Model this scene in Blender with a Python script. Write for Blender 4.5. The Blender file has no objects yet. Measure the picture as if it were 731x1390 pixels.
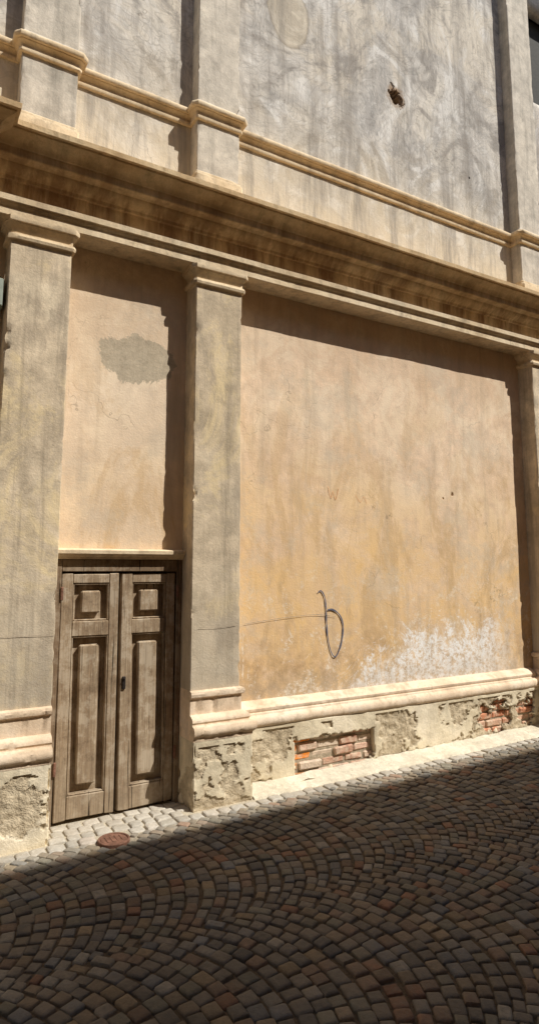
import bpy, math, random
from mathutils import Vector, noise, Matrix
random.seed(7)
sc=bpy.context.scene
COL=sc.collection

# ------------------------------------------------------------ node helper
class G:
    def __init__(s,name):
        s.m=bpy.data.materials.new(name); s.m.use_nodes=True
        s.t=s.m.node_tree; s.t.nodes.clear()
        s.out=s.t.nodes.new('ShaderNodeOutputMaterial')
        s.b=s.t.nodes.new('ShaderNodeBsdfPrincipled')
        s.t.links.new(s.b.outputs[0],s.out.inputs[0])
        s.b.inputs['Specular IOR Level'].default_value=0.2
        s.geo=s.t.nodes.new('ShaderNodeNewGeometry')
        s.P=s.geo.outputs['Position']
        sp=s.t.nodes.new('ShaderNodeSeparateXYZ'); s.t.links.new(s.P,sp.inputs[0])
        s.X,s.Y,s.Z=sp.outputs
    def put(s,sock,v):
        if isinstance(v,bpy.types.NodeSocket): s.t.links.new(v,sock)
        else:
            if hasattr(sock.default_value,'__len__') and not hasattr(v,'__len__'): v=[v]*len(sock.default_value)
            if hasattr(sock.default_value,'__len__') and len(v)==3 and len(sock.default_value)==4: v=(*v,1)
            sock.default_value=v
    def math(s,op,a,b=0.0,clamp=False):
        n=s.t.nodes.new('ShaderNodeMath'); n.operation=op; n.use_clamp=clamp
        s.put(n.inputs[0],a); s.put(n.inputs[1],b); return n.outputs[0]
    def mul(s,a,b): return s.math('MULTIPLY',a,b)
    def add(s,a,b): return s.math('ADD',a,b)
    def sub(s,a,b): return s.math('SUBTRACT',a,b)
    def vec(s,sx,sy,sz,off=(0,0,0)):
        n=s.t.nodes.new('ShaderNodeMapping'); s.t.links.new(s.P,n.inputs[0])
        n.inputs['Scale'].default_value=(sx,sy,sz); n.inputs['Location'].default_value=off; return n.outputs[0]
    def noise(s,scale,detail=4,rough=.55,vec=None,dist=0.0):
        n=s.t.nodes.new('ShaderNodeTexNoise'); s.t.links.new(vec or s.P,n.inputs['Vector'])
        n.inputs['Scale'].default_value=scale; n.inputs['Detail'].default_value=detail
        n.inputs['Roughness'].default_value=rough; n.inputs['Distortion'].default_value=dist
        return n.outputs[0]
    def vor(s,scale,feature='F1',vec=None,rnd=1.0):
        n=s.t.nodes.new('ShaderNodeTexVoronoi'); n.feature=feature
        s.t.links.new(vec or s.P,n.inputs['Vector']); n.inputs['Scale'].default_value=scale
        n.inputs['Randomness'].default_value=rnd
        return n.outputs[0]
    def rng(s,v,a,b,c=0.0,d=1.0):
        n=s.t.nodes.new('ShaderNodeMapRange'); n.clamp=True
        for i,x in enumerate((v,a,b,c,d)): s.put(n.inputs[i],x)
        return n.outputs[0]
    def mix(s,f,a,b,mode='MIX'):
        n=s.t.nodes.new('ShaderNodeMix'); n.data_type='RGBA'; n.blend_type=mode
        s.put(n.inputs[0],f); s.put(n.inputs[6],a); s.put(n.inputs[7],b); return n.outputs[2]
    def ramp(s,f,stops):
        n=s.t.nodes.new('ShaderNodeValToRGB'); s.put(n.inputs[0],f)
        e=n.color_ramp.elements
        while len(e)<len(stops): e.new(.5)
        for i,(p,c) in enumerate(stops): e[i].position=p; e[i].color=(*c,1)
        return n.outputs[0]
    def dark(s,col,v):
        n=s.t.nodes.new('ShaderNodeVectorMath'); n.operation='SCALE'
        s.put(n.inputs[0],col); s.put(n.inputs['Scale'],v); return n.outputs[0]
    def attr(s,name):
        n=s.t.nodes.new('ShaderNodeAttribute'); n.attribute_name=name; return n
    def bump(s,h,strength,dist=.01,prev=None):
        n=s.t.nodes.new('ShaderNodeBump'); n.inputs['Strength'].default_value=strength
        n.inputs['Distance'].default_value=dist; s.put(n.inputs['Height'],h)
        if prev: s.t.links.new(prev,n.inputs['Normal'])
        return n.outputs[0]
    def done(s,col,nor=None,rough=.9,metal=0):
        s.put(s.b.inputs['Base Color'],col); s.put(s.b.inputs['Roughness'],rough); s.put(s.b.inputs['Metallic'],metal)
        if nor: s.t.links.new(nor,s.b.inputs['Normal'])
        return s.m

def plaster(name,stops,big=.9,mott=(.78,1.14),streak=.15,bump=.3,layers=(),crack=.25,peel=None,swirl=.0,fine=.3):
    g=G(name)
    n1=g.noise(big,4,.62,dist=.3)
    col=g.ramp(g.rng(n1,.32,.68),stops)
    n2=g.noise(7,5,.72)
    col=g.dark(col,g.rng(n2,.3,.7,*mott))
    n3=g.noise(75,2,.75)
    col=g.dark(col,g.rng(n3,.25,.75,.92,1.06))
    for L in layers: col=L(g,col,n2,n3)
    st=g.noise(1,4,.65,vec=g.vec(9,9,.7))
    col=g.dark(col,g.rng(st,.5,.75,1,1-streak))
    h=g.add(g.mul(n2,.012*bump/.3),g.mul(n3,.0022*fine/.35))
    if swirl: h=g.add(h,g.mul(g.noise(3.0,2,.55,dist=1.2),.012*swirl))
    if crack:
        wv=g.t.nodes.new('ShaderNodeVectorMath'); wv.operation='ADD'
        g.t.links.new(g.P,wv.inputs[0])
        cn=g.t.nodes.new('ShaderNodeTexNoise'); cn.inputs['Scale'].default_value=4; cn.inputs['Detail'].default_value=3
        g.t.links.new(g.P,cn.inputs['Vector'])
        s2=g.t.nodes.new('ShaderNodeVectorMath'); s2.operation='SCALE'; s2.inputs['Scale'].default_value=.5
        g.t.links.new(cn.outputs[1],s2.inputs[0]); g.t.links.new(s2.outputs[0],wv.inputs[1])
        ce=g.vor(1.3,'DISTANCE_TO_EDGE',vec=wv.outputs[0])
        cr=g.mul(g.rng(ce,.0,.005,1,0),g.rng(n1,.5,.6))
        col=g.mix(g.mul(cr,crack),col,(.12,.08,.05))
    if peel:
        a=g.attr('peel').outputs['Fac']
        pn=g.noise(34,3,.8)
        pc=g.dark(g.ramp(g.noise(9,3,.7),[(.35,peel[0]),(.65,peel[1])]),g.rng(pn,.3,.7,.72,1.12))
        col=g.mix(g.math('MULTIPLY',a,.9,True),col,pc)
        h=g.add(h,g.mul(g.mul(pn,a),.012))
    return g.done(col,g.bump(h,1.0,1.0),.93)

# ---- wall layers
def lay_lower(g,col,n2,n3):
    big=g.noise(.7,3,.6); mid=g.noise(2.3,6,.75,dist=.7)
    left=g.rng(g.X,1.95,2.15,1,0)
    col=g.mix(g.mul(left,.55),col,(.78,.635,.47))
    col=g.mix(g.rng(mid,.48,.58,0,.65),col,(.92,.75,.55))
    och=g.mul(g.rng(g.add(g.Z,g.mul(g.sub(big,.5),2.6)),3.0,1.4,0,.9),g.rng(mid,.36,.58,.2,1))
    och=g.mul(och,g.rng(left,0,1,1,.45))
    col=g.mix(och,col,(.82,.53,.235))
    tea=g.mul(g.rng(g.noise(1,5,.74,vec=g.vec(2.2,2,.9,(3,0,5)),dist=.6),.49,.58,0,.75),g.rng(g.Z,3.4,1.6,.25,1))
    col=g.mix(tea,col,(.62,.415,.215))
    rn=g.noise(1,5,.72,vec=g.vec(6,3,.5,(1,0,2)))
    run=g.rng(rn,.52,.66,0,.5)
    col=g.mix(run,col,(.54,.415,.29))
    dust=g.noise(1.4,6,.78,vec=g.vec(1,1,1,(7,0,3)))
    col=g.mix(g.rng(dust,.52,.6,0,.4),col,(.62,.52,.40))
    brown=g.mul(g.rng(g.add(g.Z,g.mul(g.sub(mid,.5),1.4)),1.3,.8),g.rng(n2,.40,.6,0,.85))
    col=g.mix(brown,col,(.44,.28,.14))
    st=g.noise(1,6,.8,vec=g.vec(2.8,1,2.6),dist=1.0)
    top=g.rng(g.X,3.1,4.3,.62,1.17)
    hz=g.add(g.Z,g.mul(g.sub(st,.5),1.8))
    e=g.mul(g.rng(g.sub(top,hz),-.03,.12),g.mul(g.rng(g.X,3.0,3.5),g.rng(g.X,5.6,5.1)))
    fk=g.noise(19,5,.85)
    e=g.mul(e,g.rng(fk,.42,.54,.12,1))
    col=g.mix(g.mul(e,.92),col,(.96,.94,.91))
    sp=g.mul(g.mul(g.rng(st,.53,.59),g.rng(fk,.48,.54)),g.rng(g.Z,2.1,.8,0,.85))
    col=g.mix(sp,col,(.90,.80,.66))
    gr=g.mul(g.rng(g.Z,.66,.9,1,0),g.rng(n2,.4,.6,.2,.75))
    col=g.mix(gr,col,(.52,.43,.32))
    dx=g.mul(g.sub(g.X,1.50),3.4); dz=g.mul(g.sub(g.Z,3.24),5.6)
    r=g.math('SQRT',g.add(g.mul(dx,dx),g.mul(dz,dz)))
    r=g.add(r,g.mul(g.sub(mid,.5),1.5)); r=g.add(r,g.mul(g.sub(n2,.5),.7))
    pm=g.rng(r,1.02,.97)
    col=g.mix(g.mul(pm,.85),col,g.dark((.52,.44,.32),g.rng(fk,.3,.7,.62,1.12)))
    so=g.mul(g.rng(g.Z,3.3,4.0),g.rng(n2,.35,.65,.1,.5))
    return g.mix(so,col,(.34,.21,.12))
def lay_upper(g,col,n2,n3):
    w=g.noise(1.3,5,.65,dist=2.6)
    bl=g.noise(.75,5,.68,dist=.8)
    col=g.mix(g.rng(bl,.50,.58,0,.55),col,(.76,.66,.52))
    col=g.mix(g.rng(bl,.47,.39,0,.75),col,(.40,.375,.35))
    col=g.mix(g.rng(w,.53,.62,0,.7),col,(.86,.82,.76))
    col=g.mix(g.rng(w,.46,.37,0,.75),col,(.34,.305,.27))
    rg=g.noise(1.5,2,.5,dist=3.0)
    arc=g.math('ABSOLUTE',g.sub(g.math('FRACT',g.mul(rg,10)),.5))
    col=g.dark(col,g.rng(arc,.0,.18,.78,1.0))
    low=g.rng(g.add(g.Z,g.mul(w,1.2)),6.5,5.4,0,.75)
    col=g.mix(low,col,(.80,.67,.48))
    dx=g.mul(g.sub(g.X,2.86),4.8); dz=g.mul(g.sub(g.Z,6.85),3.0)
    r=g.math('SQRT',g.add(g.mul(dx,dx),g.mul(dz,dz)))
    r=g.add(r,g.mul(g.sub(w,.5),.7))
    col=g.mix(g.rng(r,1.03,.97,0,.45),col,(.74,.62,.44))
    ring=g.mul(g.rng(r,.92,.99),g.rng(r,1.10,1.02))
    col=g.mix(g.mul(ring,.55),col,(.33,.27,.20))
    dx=g.sub(g.X,4.17); dz=g.sub(g.Z,6.52)
    r=g.add(g.math('SQRT',g.add(g.mul(dx,dx),g.mul(dz,dz))),g.mul(g.sub(g.noise(14,2),.5),.14))
    col=g.mix(g.rng(r,.14,.08,0,.85),col,(.36,.23,.13))
    dk=g.mul(g.rng(g.noise(1,5,.74,vec=g.vec(4,4,.4)),.48,.62),.65)
    return g.mix(dk,col,(.29,.255,.22))
def lay_pil(g,col,n2,n3):
    y=g.noise(1.3,6,.75,dist=.6)
    col=g.mix(g.rng(y,.5,.6,0,.75),col,(.84,.66,.38))
    col=g.mix(g.rng(g.noise(1,6,.75,vec=g.vec(3,3,1.1,(4,2,1))),.51,.62,0,.75),col,(.40,.325,.24))
    s2=g.noise(1,4,.7,vec=g.vec(14,10,.5,(2,2,0)))
    col=g.mix(g.rng(s2,.52,.66,0,.6),col,(.33,.265,.19))
    return g.mix(g.mul(g.rng(g.Z,1.8,.9),g.rng(n2,.35,.6,.1,.7)),col,(.50,.43,.33))
def lay_corn(g,col,n2,n3):
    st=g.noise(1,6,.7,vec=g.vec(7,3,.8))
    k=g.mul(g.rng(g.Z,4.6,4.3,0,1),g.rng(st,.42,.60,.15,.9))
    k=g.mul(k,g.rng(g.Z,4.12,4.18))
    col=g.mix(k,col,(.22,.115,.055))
    return g.mix(g.rng(n2,.52,.66,0,.6),col,(.42,.27,.14))
def lay_mould(g,col,n2,n3):
    return g.mix(g.rng(n2,.5,.62,0,.6),col,(.42,.32,.21))

M_low=plaster('lower_plaster',[(0,(.74,.53,.355)),(.5,(.84,.625,.44)),(1,(.88,.68,.49))],layers=[lay_lower],streak=.12,bump=.10,fine=.3,crack=.45)
M_up=plaster('upper_plaster',[(0,(.54,.50,.45)),(.5,(.68,.63,.565)),(1,(.76,.69,.59))],layers=[lay_upper],streak=.2,bump=.18,swirl=.2,crack=.5)
M_pil=plaster('pilaster_plaster',[(0,(.58,.465,.32)),(.5,(.70,.565,.40)),(1,(.77,.64,.46))],big=1.6,mott=(.68,1.15),layers=[lay_pil],streak=.2,bump=.14)
M_pilup=plaster('upper_pilaster_plaster',[(0,(.58,.52,.43)),(.5,(.74,.66,.55)),(1,(.82,.73,.60))],big=1.4,mott=(.66,1.12),streak=.45,bump=.14)
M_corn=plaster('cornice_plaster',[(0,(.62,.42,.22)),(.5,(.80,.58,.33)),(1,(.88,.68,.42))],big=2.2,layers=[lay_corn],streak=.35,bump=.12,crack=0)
M_mould=plaster('moulding_plaster',[(0,(.70,.53,.33)),(.5,(.87,.69,.46)),(1,(.92,.76,.54))],big=2.2,layers=[lay_mould],streak=.35,bump=.12,crack=0)
M_basem=plaster('base_moulding_plaster',[(0,(.72,.54,.37)),(.5,(.88,.69,.50)),(1,(.92,.77,.60))],big=3,layers=[lay_mould],streak=.15,bump=.12,crack=0)
M_plinth=plaster('plinth_plaster',[(0,(.62,.52,.36)),(.5,(.78,.67,.48)),(1,(.86,.75,.57))],big=2.0,streak=.15,bump=.3,
    peel=((.42,.33,.215),(.68,.56,.39)),crack=.5)
M_opp=plaster('opposite_plaster',[(0,(.34,.25,.15)),(.5,(.40,.29,.17)),(1,(.43,.32,.20))],big=.5,crack=0)

def wood(name,c0,c1,c2,bl=.6):
    g=G(name)
    n=g.noise(1,5,.72,vec=g.vec(34,34,2.0),dist=.7)
    n2=g.noise(1,3,.7,vec=g.vec(110,110,4))
    col=g.ramp(g.rng(n,.28,.72),[(0,c0),(.5,c1),(1,c2)])
    col=g.dark(col,g.rng(n2,.3,.7,.74,1.15))
    pt=g.noise(5,6,.78)
    col=g.mix(g.rng(pt,.49,.57,0,bl),col,g.dark((.58,.475,.35),g.rng(n,.3,.7,.75,1.12)))
    col=g.mix(g.rng(pt,.46,.37,0,.6),col,(.17,.115,.07))
    col=g.mix(g.rng(g.Z,.55,.0,0,.45),col,(.30,.24,.17))
    crk=g.rng(g.noise(1,3,.6,vec=g.vec(45,45,.9,(3,1,2)),dist=.3),.64,.68)
    col=g.mix(g.mul(crk,.92),col,(.02,.013,.008))
    h=g.sub(g.add(g.mul(n,.004),g.mul(n2,.0015)),g.mul(crk,.004))
    return g.done(col,g.bump(h,1,1),.8)
M_wood=wood('weathered_wood',(.25,.165,.10),(.36,.26,.165),(.46,.355,.24))
M_wood2=wood('dark_weathered_wood',(.15,.095,.055),(.225,.15,.09),(.30,.22,.145),.3)

def simple(name,c,rough=.6,metal=0,var=.3,scale=25,bump=.3):
    g=G(name); n=g.noise(scale,3,.7)
    return g.done(g.dark(c,g.rng(n,.3,.7,1-var,1+var)),g.bump(n,bump,.004),rough,metal)
M_dark=simple('dark_interior',(.02,.016,.012),.95)
M_iron=simple('rusty_iron',(.24,.125,.085),.75,.3,.4,30,.6)
M_black=simple('blackened_iron',(.05,.04,.035),.6,.6)
M_box=simple('painted_metal_box',(.33,.36,.30),.5,0,.15)
M_pencil=simple('dark_scribble',(.13,.14,.19),.8,0,.2)
M_orange=simple('faded_orange_chalk',(.80,.45,.22),.9,0,.12,60)
M_wire=simple('grey_scribble',(.42,.34,.25),.8,0,.35,40)
M_shut=simple('dark_shutter',(.04,.037,.03),.7)
M_roof=simple('terracotta_roof',(.34,.16,.09),.85,0,.35,6)

g=G('brick')
a=g.attr('tint').outputs['Color']
col=g.dark(a,g.rng(g.noise(30,4,.75),.3,.7,.6,1.25))
col=g.mix(g.rng(g.noise(12,4,.75),.45,.58,0,.65),col,(.68,.54,.40))
M_brick=g.done(col,g.bump(g.noise(45,3,.8),.8,.01),.95)
g=G('mortar'); n=g.noise(30,4,.8)
M_mortar=g.done(g.dark((.46,.37,.26),g.rng(n,.3,.7,.6,1.15)),g.bump(n,.9,.012),.97)

g=G('porphyry_sett')
a=g.attr('tint').outputs['Color']
n=g.noise(34,5,.75)
col=g.dark(a,g.rng(n,.3,.7,.66,1.28))
col=g.dark(col,g.rng(g.noise(.8,3,.6),.35,.65,.78,1.18))
ns=g.noise(5,4,.75)
col=g.mix(g.rng(ns,.49,.63,0,.5),col,(.19,.155,.112))
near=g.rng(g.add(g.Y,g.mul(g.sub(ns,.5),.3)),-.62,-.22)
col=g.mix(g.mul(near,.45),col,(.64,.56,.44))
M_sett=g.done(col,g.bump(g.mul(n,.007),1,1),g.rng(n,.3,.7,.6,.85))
M_sett.node_tree.nodes['Principled BSDF'].inputs['Specular IOR Level'].default_value=.35
g=G('sandy_joint'); n=g.noise(60,4,.8)
c=g.dark((.135,.104,.07),g.rng(n,.3,.7,.6,1.4))
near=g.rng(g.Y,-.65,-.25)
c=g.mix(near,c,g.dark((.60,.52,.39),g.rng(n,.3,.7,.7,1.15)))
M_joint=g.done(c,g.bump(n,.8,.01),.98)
g=G('cement'); n=g.noise(25,5,.8)
c=g.dark(g.ramp(g.noise(3,4,.7),[(.3,(.64,.56,.42)),(.7,(.88,.80,.64))]),g.rng(n,.3,.7,.75,1.12))
M_cem=g.done(c,g.bump(n,.9,.015),.97)

# ------------------------------------------------------------ mesh helpers
def obj(name,verts,faces,mat,parent=None,smooth=True,ang=32,attrs=None):
    me=bpy.data.meshes.new(name); me.from_pydata(verts,[],faces); me.update()
    if attrs:
        for k,(typ,data) in attrs.items():
            at=me.attributes.new(k,typ,'POINT')
            if typ=='FLOAT': at.data.foreach_set('value',data)
            else: at.data.foreach_set('color',[c for d in data for c in (*d,1)])
    if smooth:
        me.polygons.foreach_set('use_smooth',[True]*len(me.polygons))
        me.set_sharp_from_angle(angle=math.radians(ang))
    me.materials.append(mat)
    o=bpy.data.objects.new(name,me); COL.objects.link(o)
    if parent: o.parent=parent
    return o
def empty(name,loc=(0,0,0)):
    e=bpy.data.objects.new(name,None); e.empty_display_size=.3; COL.objects.link(e); e.location=loc; return e
def wp(o,E): o.parent=E; o.matrix_parent_inverse=Matrix.Translation(-Vector(E.location)); return o

def fr(x,y,z,s): return noise.fractal(Vector((x*s,y*s,z*s)),1.0,2.0,4)
def std_disp(amp=.0025):
    def f(x,y,z,corner):
        d=fr(x,y,z,1.8)*amp+fr(x+9,y,z,14)*amp*.6
        if corner:
            e=fr(x+3,y+5,z*1.0,13)
            d+=max(0,e-.26)*.035
        return d,0
    return f
def sweep(name,path,prof,mat,parent,sub=.06,subz=.06,disp=None,hole=None,amp=.0022,chamfer=.006,peel=False):
    n=len(path); P=[Vector(p) for p in path]
    if chamfer:
        Q=[P[0]]
        for i in range(1,n-1):
            a=(P[i-1]-P[i]).normalized(); b=(P[i+1]-P[i]).normalized()
            Q.append(P[i]+a*chamfer); Q.append(P[i]+b*chamfer)
        Q.append(P[-1]); P=Q
    segn=[]
    for i in range(len(P)-1):
        d=(P[i+1]-P[i]).normalized(); segn.append(Vector((d.y,-d.x)))
    out=[]
    for i in range(len(P)):
        if i==0: m=segn[0]
        elif i==len(P)-1: m=segn[-1]
        else:
            a,b=segn[i-1],segn[i]; m=(a+b)/(1+a.dot(b))
        out.append((P[i],m,0<i<len(P)-1))
        if i<len(P)-1:
            L=(P[i+1]-P[i]).length; k=max(1,int(round(L/sub)))
            if i+1==len(P)-1: mn=segn[-1]
            else: mn=(segn[i]+segn[i+1])/(1+segn[i].dot(segn[i+1]))
            for j in range(1,k):
                t=j/k
                out.append((P[i].lerp(P[i+1],t),m.lerp(mn,t),False))
    pr=[]
    for i in range(len(prof)):
        pr.append(prof[i])
        if i<len(prof)-1:
            a,b=prof[i],prof[i+1]; L=math.hypot(b[0]-a[0],b[1]-a[1]); k=max(1,int(round(L/subz)))
            for j in range(1,k): pr.append((a[0]+(b[0]-a[0])*j/k,a[1]+(b[1]-a[1])*j/k))
    disp=disp or std_disp(amp)
    verts=[];pl=[];nz=len(pr)
    for (p,m,c) in out:
        for (e,z) in pr:
            q=p+m*e
            d,w=disp(q.x,q.y,z,c)
            q=q-m*d
            verts.append((q.x,q.y,z)); pl.append(w)
    faces=[]
    for i in range(len(out)-1):
        for j in range(nz-1):
            f=(i*nz+j,(i+1)*nz+j,(i+1)*nz+j+1,i*nz+j+1)
            if hole:
                cx=sum(verts[k][0] for k in f)/4; cy=sum(verts[k][1] for k in f)/4; cz=sum(verts[k][2] for k in f)/4
                if hole(cx,cy,cz): continue
            faces.append(f)
    return obj(name,verts,faces,mat,parent,attrs={'peel':('FLOAT',pl)} if peel else None)

def panel(name,xs,zs,y,mat,parent,hole,solid=0):
    verts=[];nz=len(zs)
    for x in xs:
        for z in zs:
            verts.append((x,y+fr(x,0,z,1.3)*.006+fr(x+4,1,z,6)*.0012,z))
    faces=[]
    for i in range(len(xs)-1):
        for j in range(nz-1):
            cx=(xs[i]+xs[i+1])/2; cz=(zs[j]+zs[j+1])/2
            if hole(cx,cz): continue
            faces.append((i*nz+j,(i+1)*nz+j,(i+1)*nz+j+1,i*nz+j+1))
    o=obj(name,verts,faces,mat,parent)
    if solid:
        s=o.modifiers.new('thickness','SOLIDIFY'); s.thickness=solid; s.offset=-1
    return o
def lines(a,b,step,fine=()):
    s=set()
    k=int(round((b-a)/step))
    for i in range(k+1): s.add(round(a+(b-a)*i/k,4))
    for (p,q,st) in fine:
        s={v for v in s if not(p<v<q) or v in(a,b)}
        k2=int(round((q-p)/st))
        for i in range(k2+1): s.add(round(p+(q-p)*i/k2,4))
    return sorted(s)

def boxgeo(V,F,x0,x1,y0,y1,z0,z1,b=.004,rnd=0):
    i0=len(V)
    r=lambda: random.uniform(-rnd,rnd)
    for sx in (0,1):
        for sy in (0,1):
            for sz in (0,1):
                X=(x0,x1)[sx];Y=(y0,y1)[sy];Z=(z0,z1)[sz]
                dx=b*(1-2*sx);dy=b*(1-2*sy);dz=b*(1-2*sz)
                X+=r();Y+=r();Z+=r()
                V.append((X,Y+dy,Z+dz));V.append((X+dx,Y,Z+dz));V.append((X+dx,Y+dy,Z))
    def id(sx,sy,sz,k): return i0+(sx*4+sy*2+sz)*3+k
    for s in (0,1):
        f=[id(s,0,0,0),id(s,1,0,0),id(s,1,1,0),id(s,0,1,0)]; F.append(f if s else f[::-1])
        f=[id(0,s,0,1),id(0,s,1,1),id(1,s,1,1),id(1,s,0,1)]; F.append(f if s else f[::-1])
        f=[id(0,0,s,2),id(1,0,s,2),id(1,1,s,2),id(0,1,s,2)]; F.append(f if s else f[::-1])
    for a in (0,1):
        for c_ in (0,1):
            f=[id(a,c_,0,0),id(a,c_,1,0),id(a,c_,1,1),id(a,c_,0,1)]; F.append(f if a==c_ else f[::-1])
            f=[id(a,0,c_,0),id(a,0,c_,2),id(a,1,c_,2),id(a,1,c_,0)]; F.append(f if a==c_ else f[::-1])
            f=[id(0,a,c_,1),id(1,a,c_,1),id(1,a,c_,2),id(0,a,c_,2)]; F.append(f if a==c_ else f[::-1])
    for sx in (0,1):
        for sy in (0,1):
            for sz in (0,1):
                f=[id(sx,sy,sz,0),id(sx,sy,sz,1),id(sx,sy,sz,2)]
                F.append(f if (sx+sy+sz)%2 else f[::-1])
def box(name,x0,x1,y0,y1,z0,z1,mat,parent=None,b=.004):
    V=[];F=[]; boxgeo(V,F,x0,x1,y0,y1,z0,z1,b); return obj(name,V,F,mat,parent,smooth=False)

def gz(x): return .037+.011*(x-1)

# ------------------------------------------------------------ the building
B=empty('plastered_building'); B["label"]="old ochre plastered building with pilasters, heavy cornice and peeling plinth"; B["category"]="building"
XL,XR=-4.0,10.0
DX0,DX1=.945,1.89
def lowhole(x,z):
    if DX0<x<DX1 and z<1.79: return True
    for (hx,hz,r) in ((4.75,2.42,.018),(4.62,2.37,.009),(5.02,1.92,.008),(4.93,2.60,.007),(3.9,3.3,.006)):
        if (x-hx)**2+(z-hz)**2<(r*(1+.5*fr(x,0,z,40)))**2: return True
    return False
xs=lines(XL,XR,.1,[(4.55,4.8,.005)]); xs=sorted(set(xs)|{DX0,DX1}); zs=sorted(set(lines(-.4,4.25,.1,[(2.35,2.45,.005)]))|{1.79})
panel('wall',xs,zs,0,M_low,B,lowhole,.06)["label"]="ochre lower wall with white salt stains"
def uphole(x,z):
    if 6.36<x<7.3 and 7.35<z<8.7: return True
    dx=(x-4.17)/.10; dz=(z-6.52)/.11
    if dx*dx+dz*dz+1.2*fr(x,0,z,11)+.7*dx*dz<.9: return True
    for (hx,hz,r) in ((5.2,5.95,.012),(3.4,5.9,.01)):
        if (x-hx)**2+(z-hz)**2<r*r: return True
    return False
xs=sorted(set(lines(XL,XR,.1,[(4.0,4.35,.006),(5.18,5.22,.004)]))|{6.36,7.3}); zs=sorted(set(lines(4.4,11.0,.1,[(6.35,6.7,.006),(5.93,5.97,.004)]))|{7.35,8.7})
panel('upper_wall',xs,zs,0,M_up,B,uphole,.12)
V=[];F=[]
boxgeo(V,F,XL,XR,.30,8.0,-.4,11.0,.01); boxgeo(V,F,XL,XL+.29,.08,.298,-.4,4.39,.01); boxgeo(V,F,XR-.29,XR,.08,.298,-.4,4.39,.01)
obj('masonry_core',V,F,M_dark,B,smooth=False)
box('roof_eaves',XL-.4,XR+.4,-.55,8.4,11.02,11.25,M_roof,B,.02)

def pilaster(x0,x1,flushL,flushR):
    E=empty('pilaster',((x0+x1)/2,-.185,gz(x0)))
    E.parent=B
    p=.185
    path=[(x0,.0),(x0,-p),(x1,-p),(x1,.0)]
    wp(sweep('shaft',path,[(0,.83),(0,3.87)],M_pil,None,.03,.03,amp=.0022,chamfer=.006),E)
    wp(sweep('capital',path,[(0,3.86),(.004,3.872),(.022,3.875),(.027,3.893),(.020,3.912),(.003,3.918),(.005,3.948),(.010,3.962),(.026,3.976),(.032,3.982),(.034,3.988),(.044,3.990),(.047,4.0),(.047,4.022)],M_mould,None,.03,.03,chamfer=.004),E)
    dl=0 if flushL else 1; dr=0 if flushR else 1
    full=[(.0,.835),(.012,.83),(.026,.826),(.032,.81),(.028,.79),(.014,.782),(.010,.776),(.010,.670),
           (.012,.668),(.03,.664),(.05,.652),(.058,.640),(.060,.625),(.052,.612),(.054,.604),(.082,.596),(.094,.578),(.096,.556),(.090,.538),(.074,.524),(.07,.50)][::-1]
    verts=[];plan=[]
    for k in range(5): plan.append(('L',k/5))
    for k in range(33): plan.append(('F',k/32))
    for k in range(1,6): plan.append(('R',k/5))
    for (s,t) in plan:
        for (e,z) in full:
            l=x0-e*dl; r=x1+e*dr; f=-p-e
            if s=='L': c=(l,f*t)
            elif s=='F': c=(l+(r-l)*t,f)
            else: c=(r,f*(1-t))
            d=fr(c[0],c[1],z,3)*.003+max(0,fr(c[0]+2,c[1],z,14)-.3)*.02
            verts.append((c[0],c[1]+(d if s=='F' else 0),z))
    nz=len(full); faces=[(i*nz+j,(i+1)*nz+j,(i+1)*nz+j+1,i*nz+j+1) for i in range(len(plan)-1) for j in range(nz-1)]
    wp(obj('base_moulding',verts,faces,M_basem,None),E)
    pe=.075
    path=[(x0-pe*dl,0),(x0-pe*dl,-p-pe),(x1+pe*dr,-p-pe),(x1+pe*dr,0)]
    def dp(x,y,z,c):
        n=fr(x*1.0+1.7,y,z*1.3,2.6)+.4*fr(x,y,z,13)
        bias=.17-.8*max(0,z-.27)
        if z>.46: bias=-.6
        m=min(1,max(0,(n+bias-.10)/.04))
        d=m*(.011+.007*fr(x,y,z,22))+fr(x,y,z,4)*.005
        if c: d+=max(0,fr(x+3,y,z,8)-.1)*.05
        return d,m
    wp(sweep('pedestal',path,[(0,-.3),(0,-.08),(0,.50)],M_plinth,None,.008,.009,disp=dp,peel=True,chamfer=.01),E)
    return E
pilaster(.545,.945,False,True)
pilaster(1.89,2.285,True,False)
pilaster(5.83,6.23,False,False)

segs=[(2.36,5.755),(6.305,XR)]
def plhole(x,y,z):
    if 2.815+.016*fr(x,1,z,9)<x<3.615+.016*fr(x,3,z,9) and .085+.012*fr(x,5,z,8)<z<.36+.012*fr(x,7,z,8): return True
    for (hx,hz,rx,rz) in ((5.10,.27,.26,.15),(5.54,.29,.15,.16)):
        d=((x-hx)/rx)**2+((z-hz)/rz)**2+1.0*fr(x,0,z,8)
        if d<.85 and z<.47: return True
    return False
def dpl(x,y,z,c):
    n=fr(x+5.1,y,z*1.4,2.3)+.4*fr(x,y,z,12)
    bias=.11-.45*max(0,z-.3)
    bias+=.5*max(0,1-abs(x-2.60)/.25)+.3*max(0,1-math.hypot((x-3.2)/.7,(z-.2)/.3))+.6*max(0,1-math.hypot((x-5.3)/.8,(z-.25)/.35))
    if z<.12: bias+=.2
    if z>.47: bias=-.8
    m=min(1,max(0,(n+bias-.14)/.05))
    return m*(.013+.010*fr(x,y,z,20))+fr(x,y,z,3)*.007, m
def pedge(a,b): return [(a,-.10),(b,-.10)]
MP=[(.098,.499),(.112,.512),(.118,.53),(.116,.556),(.104,.574),(.088,.584),(.084,.596),(.074,.602),(.080,.612),(.080,.630),(.066,.644),(.04,.656),(.03,.668),(.0,.680)]
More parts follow.
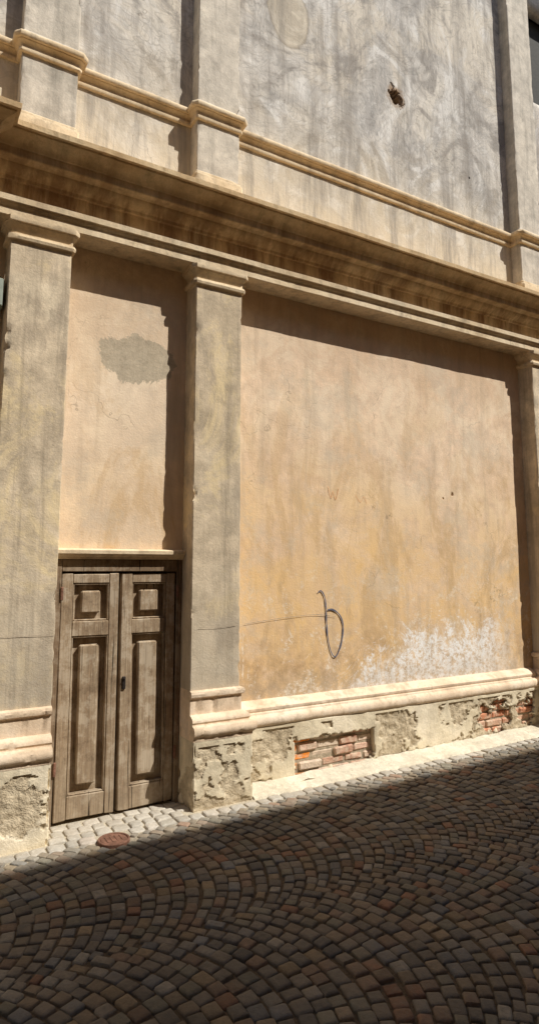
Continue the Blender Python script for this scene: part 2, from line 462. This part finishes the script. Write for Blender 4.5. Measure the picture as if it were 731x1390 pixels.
for i,(a,b) in enumerate(segs):
    o=sweep('plinth',pedge(a,b),[(0,-.3),(0,-.1),(0,.50)],M_plinth,B,.009 if i==0 else .05,.009 if i==0 else .05,disp=dpl,hole=plhole if i==0 else None,peel=True)
    s=o.modifiers.new('t','SOLIDIFY'); s.thickness=.05; s.offset=-1
    sweep('plinth_moulding',[(a,-.0),(b,-.0)],MP,M_basem,B,.05,.05,amp=.004)
sweep('plinth',[(XL,-.10),(.47,-.10)],[(0,-.3),(0,.50)],M_plinth,B,.05,.05,disp=dpl,peel=True)
sweep('plinth_moulding',[(XL,0),(.47,0)],MP,M_basem,B,.08,.05)

pal=[(.62,.40,.29),(.66,.45,.33),(.68,.50,.38),(.56,.32,.22),(.70,.55,.42)]
for (a,b,z0,z1) in ((2.78,3.66,.05,.38),(4.80,5.70,.05,.46)):
    V=[];F=[];T=[]
    z=z0;row=0
    while z<z1:
        h=.058
        x=a-(.1 if row%2 else 0)
        while x<b-.02:
            w=random.uniform(.17,.22)
            i0=len(V)
            yy=-.062+random.uniform(-.010,.012)
            boxgeo(V,F,max(x,a),min(x+w,b),yy,-.002,z,z+h,.010,.005)
            c=random.choice(pal)
            if x<2.86 and z>.17 and a<3: c=(.95,.30,.04)
            if x<2.86 and a<3 and z<=.17: c=(.60,.3,.14)
            if a>4: c=random.choice([(.62,.27,.15),(.62,.38,.26),(.55,.22,.12)])
            T+= [c]*(len(V)-i0)
            x+=w+.012
        z+=h+.012;row+=1
    E=empty('brick_infill',((a+b)/2,-.06,z0)); E.parent=B
    wp(obj('brick_courses',V,F,M_brick,None,smooth=False,attrs={'tint':('FLOAT_COLOR',T)}),E)
    wp(box('mortar',a-.01,b+.01,-.048,-.0015,z0-.04,min(z1+.06,.495),M_mortar,None,.002),E)

def ent(name,prof,mat,amp=.003):
    path=[(XL,-.16),(.095,-.16),(.095,0.0),(XR,0.0)]
    return sweep(name,path,prof,mat,B,.05,.05,amp=amp,chamfer=0)
ent('architrave',[(.0,4.022),(.203,4.022),(.208,4.026),(.209,4.066),(.204,4.070),(.204,4.080),(.214,4.088),(.222,4.102),(.224,4.110),(.238,4.113),(.241,4.152),(.225,4.157),(.12,4.165)],M_mould)
ent('frieze',[(.12,4.16),(.12,4.325)],M_corn)
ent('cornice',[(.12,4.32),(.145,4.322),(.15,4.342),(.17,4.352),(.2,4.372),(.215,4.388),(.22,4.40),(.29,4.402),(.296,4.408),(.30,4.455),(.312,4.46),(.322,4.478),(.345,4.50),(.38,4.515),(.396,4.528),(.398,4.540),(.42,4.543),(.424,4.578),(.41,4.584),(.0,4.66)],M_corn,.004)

PU=.13
UP=[(.555,.945),(1.90,2.28),(5.83,6.22)]
path=[(XL,0)]
for (a,b) in UP: path+=[(a,0),(a,-PU),(b,-PU),(b,0)]
path.append((XR,0))
sweep('string_course',path,[(0,5.30),(.020,5.303),(.024,5.31),(.024,5.328),(.018,5.334),(.012,5.338),(.012,5.352),(.020,5.366),(.034,5.376),(.040,5.380),(.040,5.386),(.056,5.389),(.062,5.398),(.064,5.414),(.060,5.428),(.052,5.436),(.0,5.45)],M_mould,B,.05,.05,amp=.003,chamfer=.003)
sweep('dado_base',path,[(0,4.60),(.03,4.60),(.03,4.80),(.026,4.82),(.014,4.83),(.012,4.85),(.0,4.862)],M_mould,B,.05,.05,amp=.0035,chamfer=.003)
for (a,b) in UP:
    E=empty('upper_pilaster',((a+b)/2,-PU,4.6)); E.parent=B
    pth=[(a,0.0),(a,-PU),(b,-PU),(b,0.0)]
    for nm,prof in (('pedestal',[(0,4.85),(0,5.305)]),('shaft',[(.0,5.44),(.012,5.445),(.014,5.465),(.004,5.48),(0,5.485),(0,8.86)]),
                    ('capital',[(0,8.84),(.03,8.85),(.03,8.88),(.01,8.89),(.01,8.96),(.05,9.0),(.07,9.02),(.07,9.1),(0,9.12)])):
        wp(sweep(nm,pth,prof,M_pilup,None,.035,.05,amp=.0025,chamfer=.006),E)
sweep('upper_cornice',[(XL,0),(XR,0)],[(.05,9.10),(.24,9.10),(.24,9.3),(.3,9.34),(.05,9.36)],M_mould,B,.1,.1)

W=empty('window',(6.83,.1,7.35)); W.parent=B
wp(box('frame',6.34,6.42,.13,.2,7.33,8.72,M_wood2),W); wp(box('shutter',6.423,7.31,.15,.19,7.33,8.72,M_shut),W)

# ------------------------------------------------------------ door
D=empty('door',(1.42,0,gz(1.4))); D.parent=B
V=[];F=[]
zb=-.05
boxgeo(V,F,.947,1.012,-.012,.08,zb,1.755,.004,.001)
boxgeo(V,F,1.852,1.888,-.012,.08,zb,1.755,.004,.001)
boxgeo(V,F,1.0145,1.850,-.008,.08,1.672,1.755,.004,.001)
boxgeo(V,F,1.0145,1.850,.082,.12,zb,1.672,.002)
wp(obj('frame',V,F,M_wood2,None,smooth=False),D)
wp(sweep('lintel',[(.947,0),(1.888,0)],[(.0,1.757),(.03,1.757),(.034,1.772),(.045,1.778),(.052,1.79),(.066,1.795),(.068,1.818),(.06,1.824),(.0,1.832)],M_mould,None,.04,.04),D)
def leaf(x0,x1,rot,hinge):
    V=[];F=[]
    z0=.018+gz(1.4);z1=1.660
    y0,y1=.004,.066
    sl,sr=.080,.066
    boxgeo(V,F,x0,x0+sl,y0,y1,z0,z1,.005,.0015)
    boxgeo(V,F,x1-sr,x1,y0,y1,z0,z1,.005,.0015)
    a,b=x0+sl+.001,x1-sr-.001
    for (p,q) in ((1.592,1.655),(1.235,1.335),(z0+.003,.205)):
        boxgeo(V,F,a,b,y0+.003,y1,p,q,.005,.001)
    boxgeo(V,F,a,b,.058,.065,.207,1.233,.001); boxgeo(V,F,a,b,.058,.065,1.337,1.590,.001)
    boxgeo(V,F,a+.058,b-.058,.014,.057,1.388,1.540,.010,.001)
    boxgeo(V,F,a+.056,b-.060,.016,.057,.265,1.175,.010,.002)
    for (p,q) in ((.207,1.233),(1.337,1.590)):
        boxgeo(V,F,a,a+.010,.014,.057,p,q,.004); boxgeo(V,F,b-.010,b,.014,.057,p,q,.004)
        boxgeo(V,F,a+.011,b-.011,.014,.057,q-.010,q,.004); boxgeo(V,F,a+.011,b-.011,.014,.057,p,p+.010,.004)
    R=Matrix.Rotation(math.radians(rot),3,'Z'); h=Vector((hinge,.02,0))
    V=[h+R@(Vector(v)-h) for v in V]
    V=[(v.x+.006*math.sin(v.z*2.1+hinge),v.y+.014*math.sin(v.z*1.7+hinge*3)*abs(v.x-hinge)*2,v.z+(.016*fr(v.x,0,0,9) if v.z<.1 else 0)) for v in V]
    return wp(obj('door_leaf',V,F,M_wood,None,smooth=False),D)
leaf(1.020,1.416,-1.6,1.020)
leaf(1.440,1.844,1.0,1.844)
V=[];F=[]
boxgeo(V,F,1.456,1.480,-.014,.002,.86,.945,.003); boxgeo(V,F,1.464,1.472,-.026,-.015,.925,.935,.002)
wp(obj('lock_plate',V,F,M_black,None,smooth=False),D)
for (xx,zz) in ((1.008,1.48),(1.008,.35),(1.842,1.48),(1.842,.35)):
    V=[];F=[]; boxgeo(V,F,xx,xx+.018,-.026,-.013,zz,zz+.09,.004)
    wp(obj('hinge',V,F,M_iron,None,smooth=False),D)

# ------------------------------------------------------------ scribbles on the wall
def ribbon(name,polys,w,mat,y=-.006):
    V=[];F=[]
    for P in polys:
        pts=[]
        n=len(P)
        for i in range(n-1):
            p0=P[max(i-1,0)];p1=P[i];p2=P[i+1];p3=P[min(i+2,n-1)]
            for k in range(8):
                t=k/8
                pts.append(tuple(.5*((2*p1[c])+(-p0[c]+p2[c])*t+(2*p0[c]-5*p1[c]+4*p2[c]-p3[c])*t*t+(-p0[c]+3*p1[c]-3*p2[c]+p3[c])*t**3) for c in (0,1)))
        pts.append(P[-1])
        i0=len(V)
        for i,p in enumerate(pts):
            a=pts[max(i-1,0)];b=pts[min(i+1,len(pts)-1)]
            dx,dz=b[0]-a[0],b[1]-a[1];L=math.hypot(dx,dz)or 1
            ww=w*(.6+.8*abs(noise.noise(Vector((p[0]*9,p[1]*9,0)))))
            nx,nz=-dz/L*ww,dx/L*ww
            V.append((p[0]+nx,y,p[1]+nz));V.append((p[0]-nx,y,p[1]-nz))
        for i in range(len(pts)-1):
            k=i0+2*i; F.append((k,k+2,k+3,k+1))
    return obj(name,V,F,mat,B,smooth=False)
ribbon('scribble',[[(3.12,1.49),(3.15,1.505),(3.185,1.46),(3.20,1.38),(3.205,1.25),(3.215,1.12),(3.245,1.0),(3.29,.955),(3.34,1.02),(3.37,1.12),(3.375,1.22),(3.34,1.30),(3.27,1.345),(3.215,1.345)]],.0068,M_pencil)
ribbon('pencil_line',[[(2.42,1.26),(2.65,1.285),(2.85,1.30),(3.1,1.31),(3.3,1.285)]],.0024,M_wire)
ribbon('pencil_line',[[(1.95,1.27),(2.1,1.265),(2.25,1.275)]],.0024,M_wire,-.192)
ribbon('pencil_line',[[(.56,1.27),(.7,1.275),(.94,1.27)]],.0024,M_wire,-.192)
x=3.24
ribbon('chalk_scribble',[[(x,2.40),(x+.03,2.30),(x+.05,2.36),(x+.08,2.29),(x+.11,2.39)]],.0026,M_orange)
ribbon('chalk_scribble',[[(x+.30,2.34),(x+.35,2.28),(x+.39,2.33),(x+.42,2.27)]],.0022,M_orange)

# ------------------------------------------------------------ small things
J=empty('junction_box',(.44,-.10,3.42)); J["label"]="small grey green metal junction box fixed on plaster wall"; J["category"]="junction box"
wp(box('housing',.40,.525,-.15,-.004,3.40,3.60,M_box,None,.008),J); wp(box('lid',.405,.52,-.162,-.151,3.407,3.593,M_box,None,.004),J)
def disc(V,F,cx,cy,z,prof,seg=40):
    i0=len(V)
    for (r,h) in prof:
        for k in range(seg):
            a=2*math.pi*k/seg; V.append((cx+r*math.cos(a),cy+r*math.sin(a),z+h))
    for j in range(len(prof)-1):
        for k in range(seg):
            F.append((i0+j*seg+k,i0+j*seg+(k+1)%seg,i0+(j+1)*seg+(k+1)%seg,i0+(j+1)*seg+k))
    F.append([i0+(len(prof)-1)*seg+k for k in range(seg)])
VC=(1.30,-.42); vz=gz(1.31)+.010
vc=empty('valve_cover',(VC[0],VC[1],vz)); vc["label"]="small round rusty iron valve cover set in cobbles"; vc["category"]="valve cover"
V=[];F=[]; disc(V,F,VC[0],VC[1],vz,[(.097,-.03),(.097,.004),(.094,.007),(.084,.007),(.082,.001)])
wp(obj('rim',V,F,M_iron,None),vc)
V=[];F=[]; disc(V,F,VC[0],VC[1],vz,[(.080,-.02),(.080,.002),(.077,.005),(.02,.006)])
for a in range(4):
    boxgeo(V,F,VC[0]-.05+a*.03,VC[0]-.04+a*.03,VC[1]-.04,VC[1]+.04,vz+.0065,vz+.009,.001)
wp(obj('lid',V,F,M_iron,None),vc)

# ------------------------------------------------------------ ground and setts
S=60
gnd=obj('ground',[(-S,-S,gz(-S)-.004),(S,-S,gz(S)-.004),(S,S,gz(S)-.004),(-S,S,gz(-S)-.004)],[(0,1,2,3)],M_joint,None,smooth=False)
gnd["kind"]="structure"
V=[];F=[];T=[]
palette=[((.140,.122,.098),6),((.170,.146,.115),7),((.115,.104,.09),5),((.145,.142,.134),4),((.185,.145,.10),5),((.21,.16,.10),3),((.175,.122,.085),5),((.22,.12,.075),2),((.215,.195,.16),4),((.15,.138,.105),4)]
pc=[c for c,w in palette for _ in range(w)]
def stone(cx,cy,ux,uy,w,h,light=0):
    if (cx-VC[0])**2+(cy-VC[1])**2<.125**2: return
    vx,vy=-uy,ux
    i0=len(V)
    ht=.008+random.uniform(-.004,.004); tx=random.uniform(-.05,.05);ty=random.uniform(-.05,.05)
    cr=.17
    cs=[(-1,-1+cr),(-1+cr,-1),(1-cr,-1),(1,-1+cr),(1,1-cr),(1-cr,1),(-1+cr,1),(-1,1-cr)]
    jit=[(random.uniform(-.14,.14),random.uniform(-.14,.14)) for _ in range(4)]
    def ring(s,z):
        for k,(a,b) in enumerate(cs):
            j=jit[((k+1)//2)%4]
            a2=(a+j[0])*s*w/2; b2=(b+j[1])*s*h/2
            X=cx+a2*ux+b2*vx; Y=cy+a2*uy+b2*vy
            V.append((X,Y,gz(X)+z+(tx*a2+ty*b2)*(z>0)))
    ring(1.0,-.02); ring(.985,ht-.006); ring(.90,ht-.001); ring(.6,ht+.001)
    for r in range(3):
        for k in range(8):
            F.append((i0+r*8+k,i0+r*8+(k+1)%8,i0+(r+1)*8+(k+1)%8,i0+(r+1)*8+k))
    F.append([i0+24+k for k in range(8)])
    c=random.choice(pc); m=random.uniform(.80,1.22)
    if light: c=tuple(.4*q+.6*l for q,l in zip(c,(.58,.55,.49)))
    c=tuple(q*m for q in c)
    T.extend([c]*32)
for row,yy in enumerate((-.055,-.15,-.245,-.335)):
    x=-2.0
    while x<11:
        w=random.uniform(.075,.115)
        cx=x+w/2
        if row<1 and not(.97<cx<1.87): x+=w;continue
        if row<2 and (cx>2.40 or (.46<cx<.95) or (1.87<cx<=2.42)): x+=w;continue
        if row==2 and ((.46<cx<.97 or 1.87<cx<2.4 or 5.7<cx<6.35)or cx>2.4): x+=w;continue
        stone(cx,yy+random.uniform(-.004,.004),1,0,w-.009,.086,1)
        x+=w
strip=1.16; half=strip/2; ang=math.radians(47); R=half/math.sin(ang)
pitch=.077
for s in range(5):
    yc=-.385-half-s*strip
    for n in range(int(13/pitch)+8):
        x0=-2.2+n*pitch+(.5*pitch if s%2 else 0)
        edges=[-ang]
        a=-ang
        while a<ang-.02:
            base=.080*(.82+.20*math.cos(a))
            w=base*random.uniform(.84,1.2)/R
            if ang-(a+w)<.05: w=ang-a
            edges.append(a+w); a+=w
        for i in range(len(edges)-1):
            am=(edges[i]+edges[i+1])/2; w=(edges[i+1]-edges[i])*R
            cx=x0+R*math.cos(am)-R*math.cos(ang)+.035*fr(x0,am*.5,s*7,1.5); cy=yc+R*math.sin(am)
            th=pitch*max(.72,math.cos(am))
            if cx<-1.2 or cx>10: continue
            stone(cx+random.uniform(-.005,.005),cy,-math.sin(am),math.cos(am),w-.008,th-.007)
st=obj('cobblestone_street',V,F,M_sett,None,ang=50,attrs={'tint':('FLOAT_COLOR',T)}); st["kind"]="structure"
V=[];F=[];nx=int((10-2.36)/.03)
prof=[(-.09,.05),(-.13,.036),(-.18,.024),(-.22,.018),(-.27,.008),(-.30,-.02)]
for i in range(nx+1):
    x=2.372+(5.75-2.372)*i/nx
    for (yy,zz) in prof:
        e=.06*fr(x,yy,0,3)+.03*fr(x,yy,0,14) if yy<-.2 else 0
        V.append((x,yy+e,gz(x)+zz+.01*fr(x,yy,0,6)))
m=len(prof)
for i in range(nx):
    for j in range(m-1): F.append((i*m+j,i*m+j+1,(i+1)*m+j+1,(i+1)*m+j))
cs=obj('cement_strip',V,F,M_cem,None,ang=60); cs["kind"]="structure"

# ------------------------------------------------------------ building across the street (casts the street shadow)
OB=empty('facing_building',(2,-6.2,0)); OB["label"]="tall ochre plastered house across the narrow cobbled street"; OB["category"]="building"
H=8.60
def op(o): return wp(o,OB)
op(box('wall',-14,24,-12,-6.2,-.6,H,M_opp,None,.01))
op(box('eaves',-14.2,24.2,-12.3,-6.0,H+.002,H+.17,M_roof,None,.01))
for i in range(8):
    for zz in (1.2,5.0):
        V=[];F=[]; xx=-11+i*4.2
        boxgeo(V,F,xx,xx+.48,-6.198,-6.15,zz,zz+1.7,.005); boxgeo(V,F,xx+.5,xx+.98,-6.198,-6.15,zz,zz+1.7,.005)
        op(obj('shutter',V,F,M_shut,None,smooth=False))

# ------------------------------------------------------------ light, sky, camera
sun_dir=Vector((.95,-1.1,1.75)).normalized()
L=bpy.data.lights.new('sun','SUN'); L.energy=5; L.angle=math.radians(.5); L.color=(1,.97,.90)
lo=bpy.data.objects.new('sun',L); COL.objects.link(lo); lo.rotation_euler=(-sun_dir).to_track_quat('-Z','Y').to_euler(); lo.location=(5,-5,12)
w=bpy.data.worlds.new('World'); sc.world=w; w.use_nodes=True
nt=w.node_tree; bg=nt.nodes['Background']; sky=nt.nodes.new('ShaderNodeTexSky'); sky.sky_type='NISHITA'; sky.sun_disc=False
sky.sun_elevation=math.asin(sun_dir.z); sky.sun_rotation=math.atan2(sun_dir.x,sun_dir.y)
nt.links.new(sky.outputs[0],bg.inputs[0]); bg.inputs[1].default_value=.075
cd=bpy.data.cameras.new('camera'); cam=bpy.data.objects.new('camera',cd); COL.objects.link(cam)
cam.location=(0,-4.5,1.7); cam.rotation_euler=(math.radians(97.9),0,math.radians(-30.5))
cd.sensor_fit='VERTICAL'; cd.sensor_height=36; cd.sensor_width=36; cd.lens=867/1390*36; cd.shift_y=-45/1390; cd.clip_start=.05; cd.clip_end=500
sc.camera=cam
sc.view_settings.view_transform='Standard'; sc.view_settings.look='None'; sc.view_settings.exposure=0
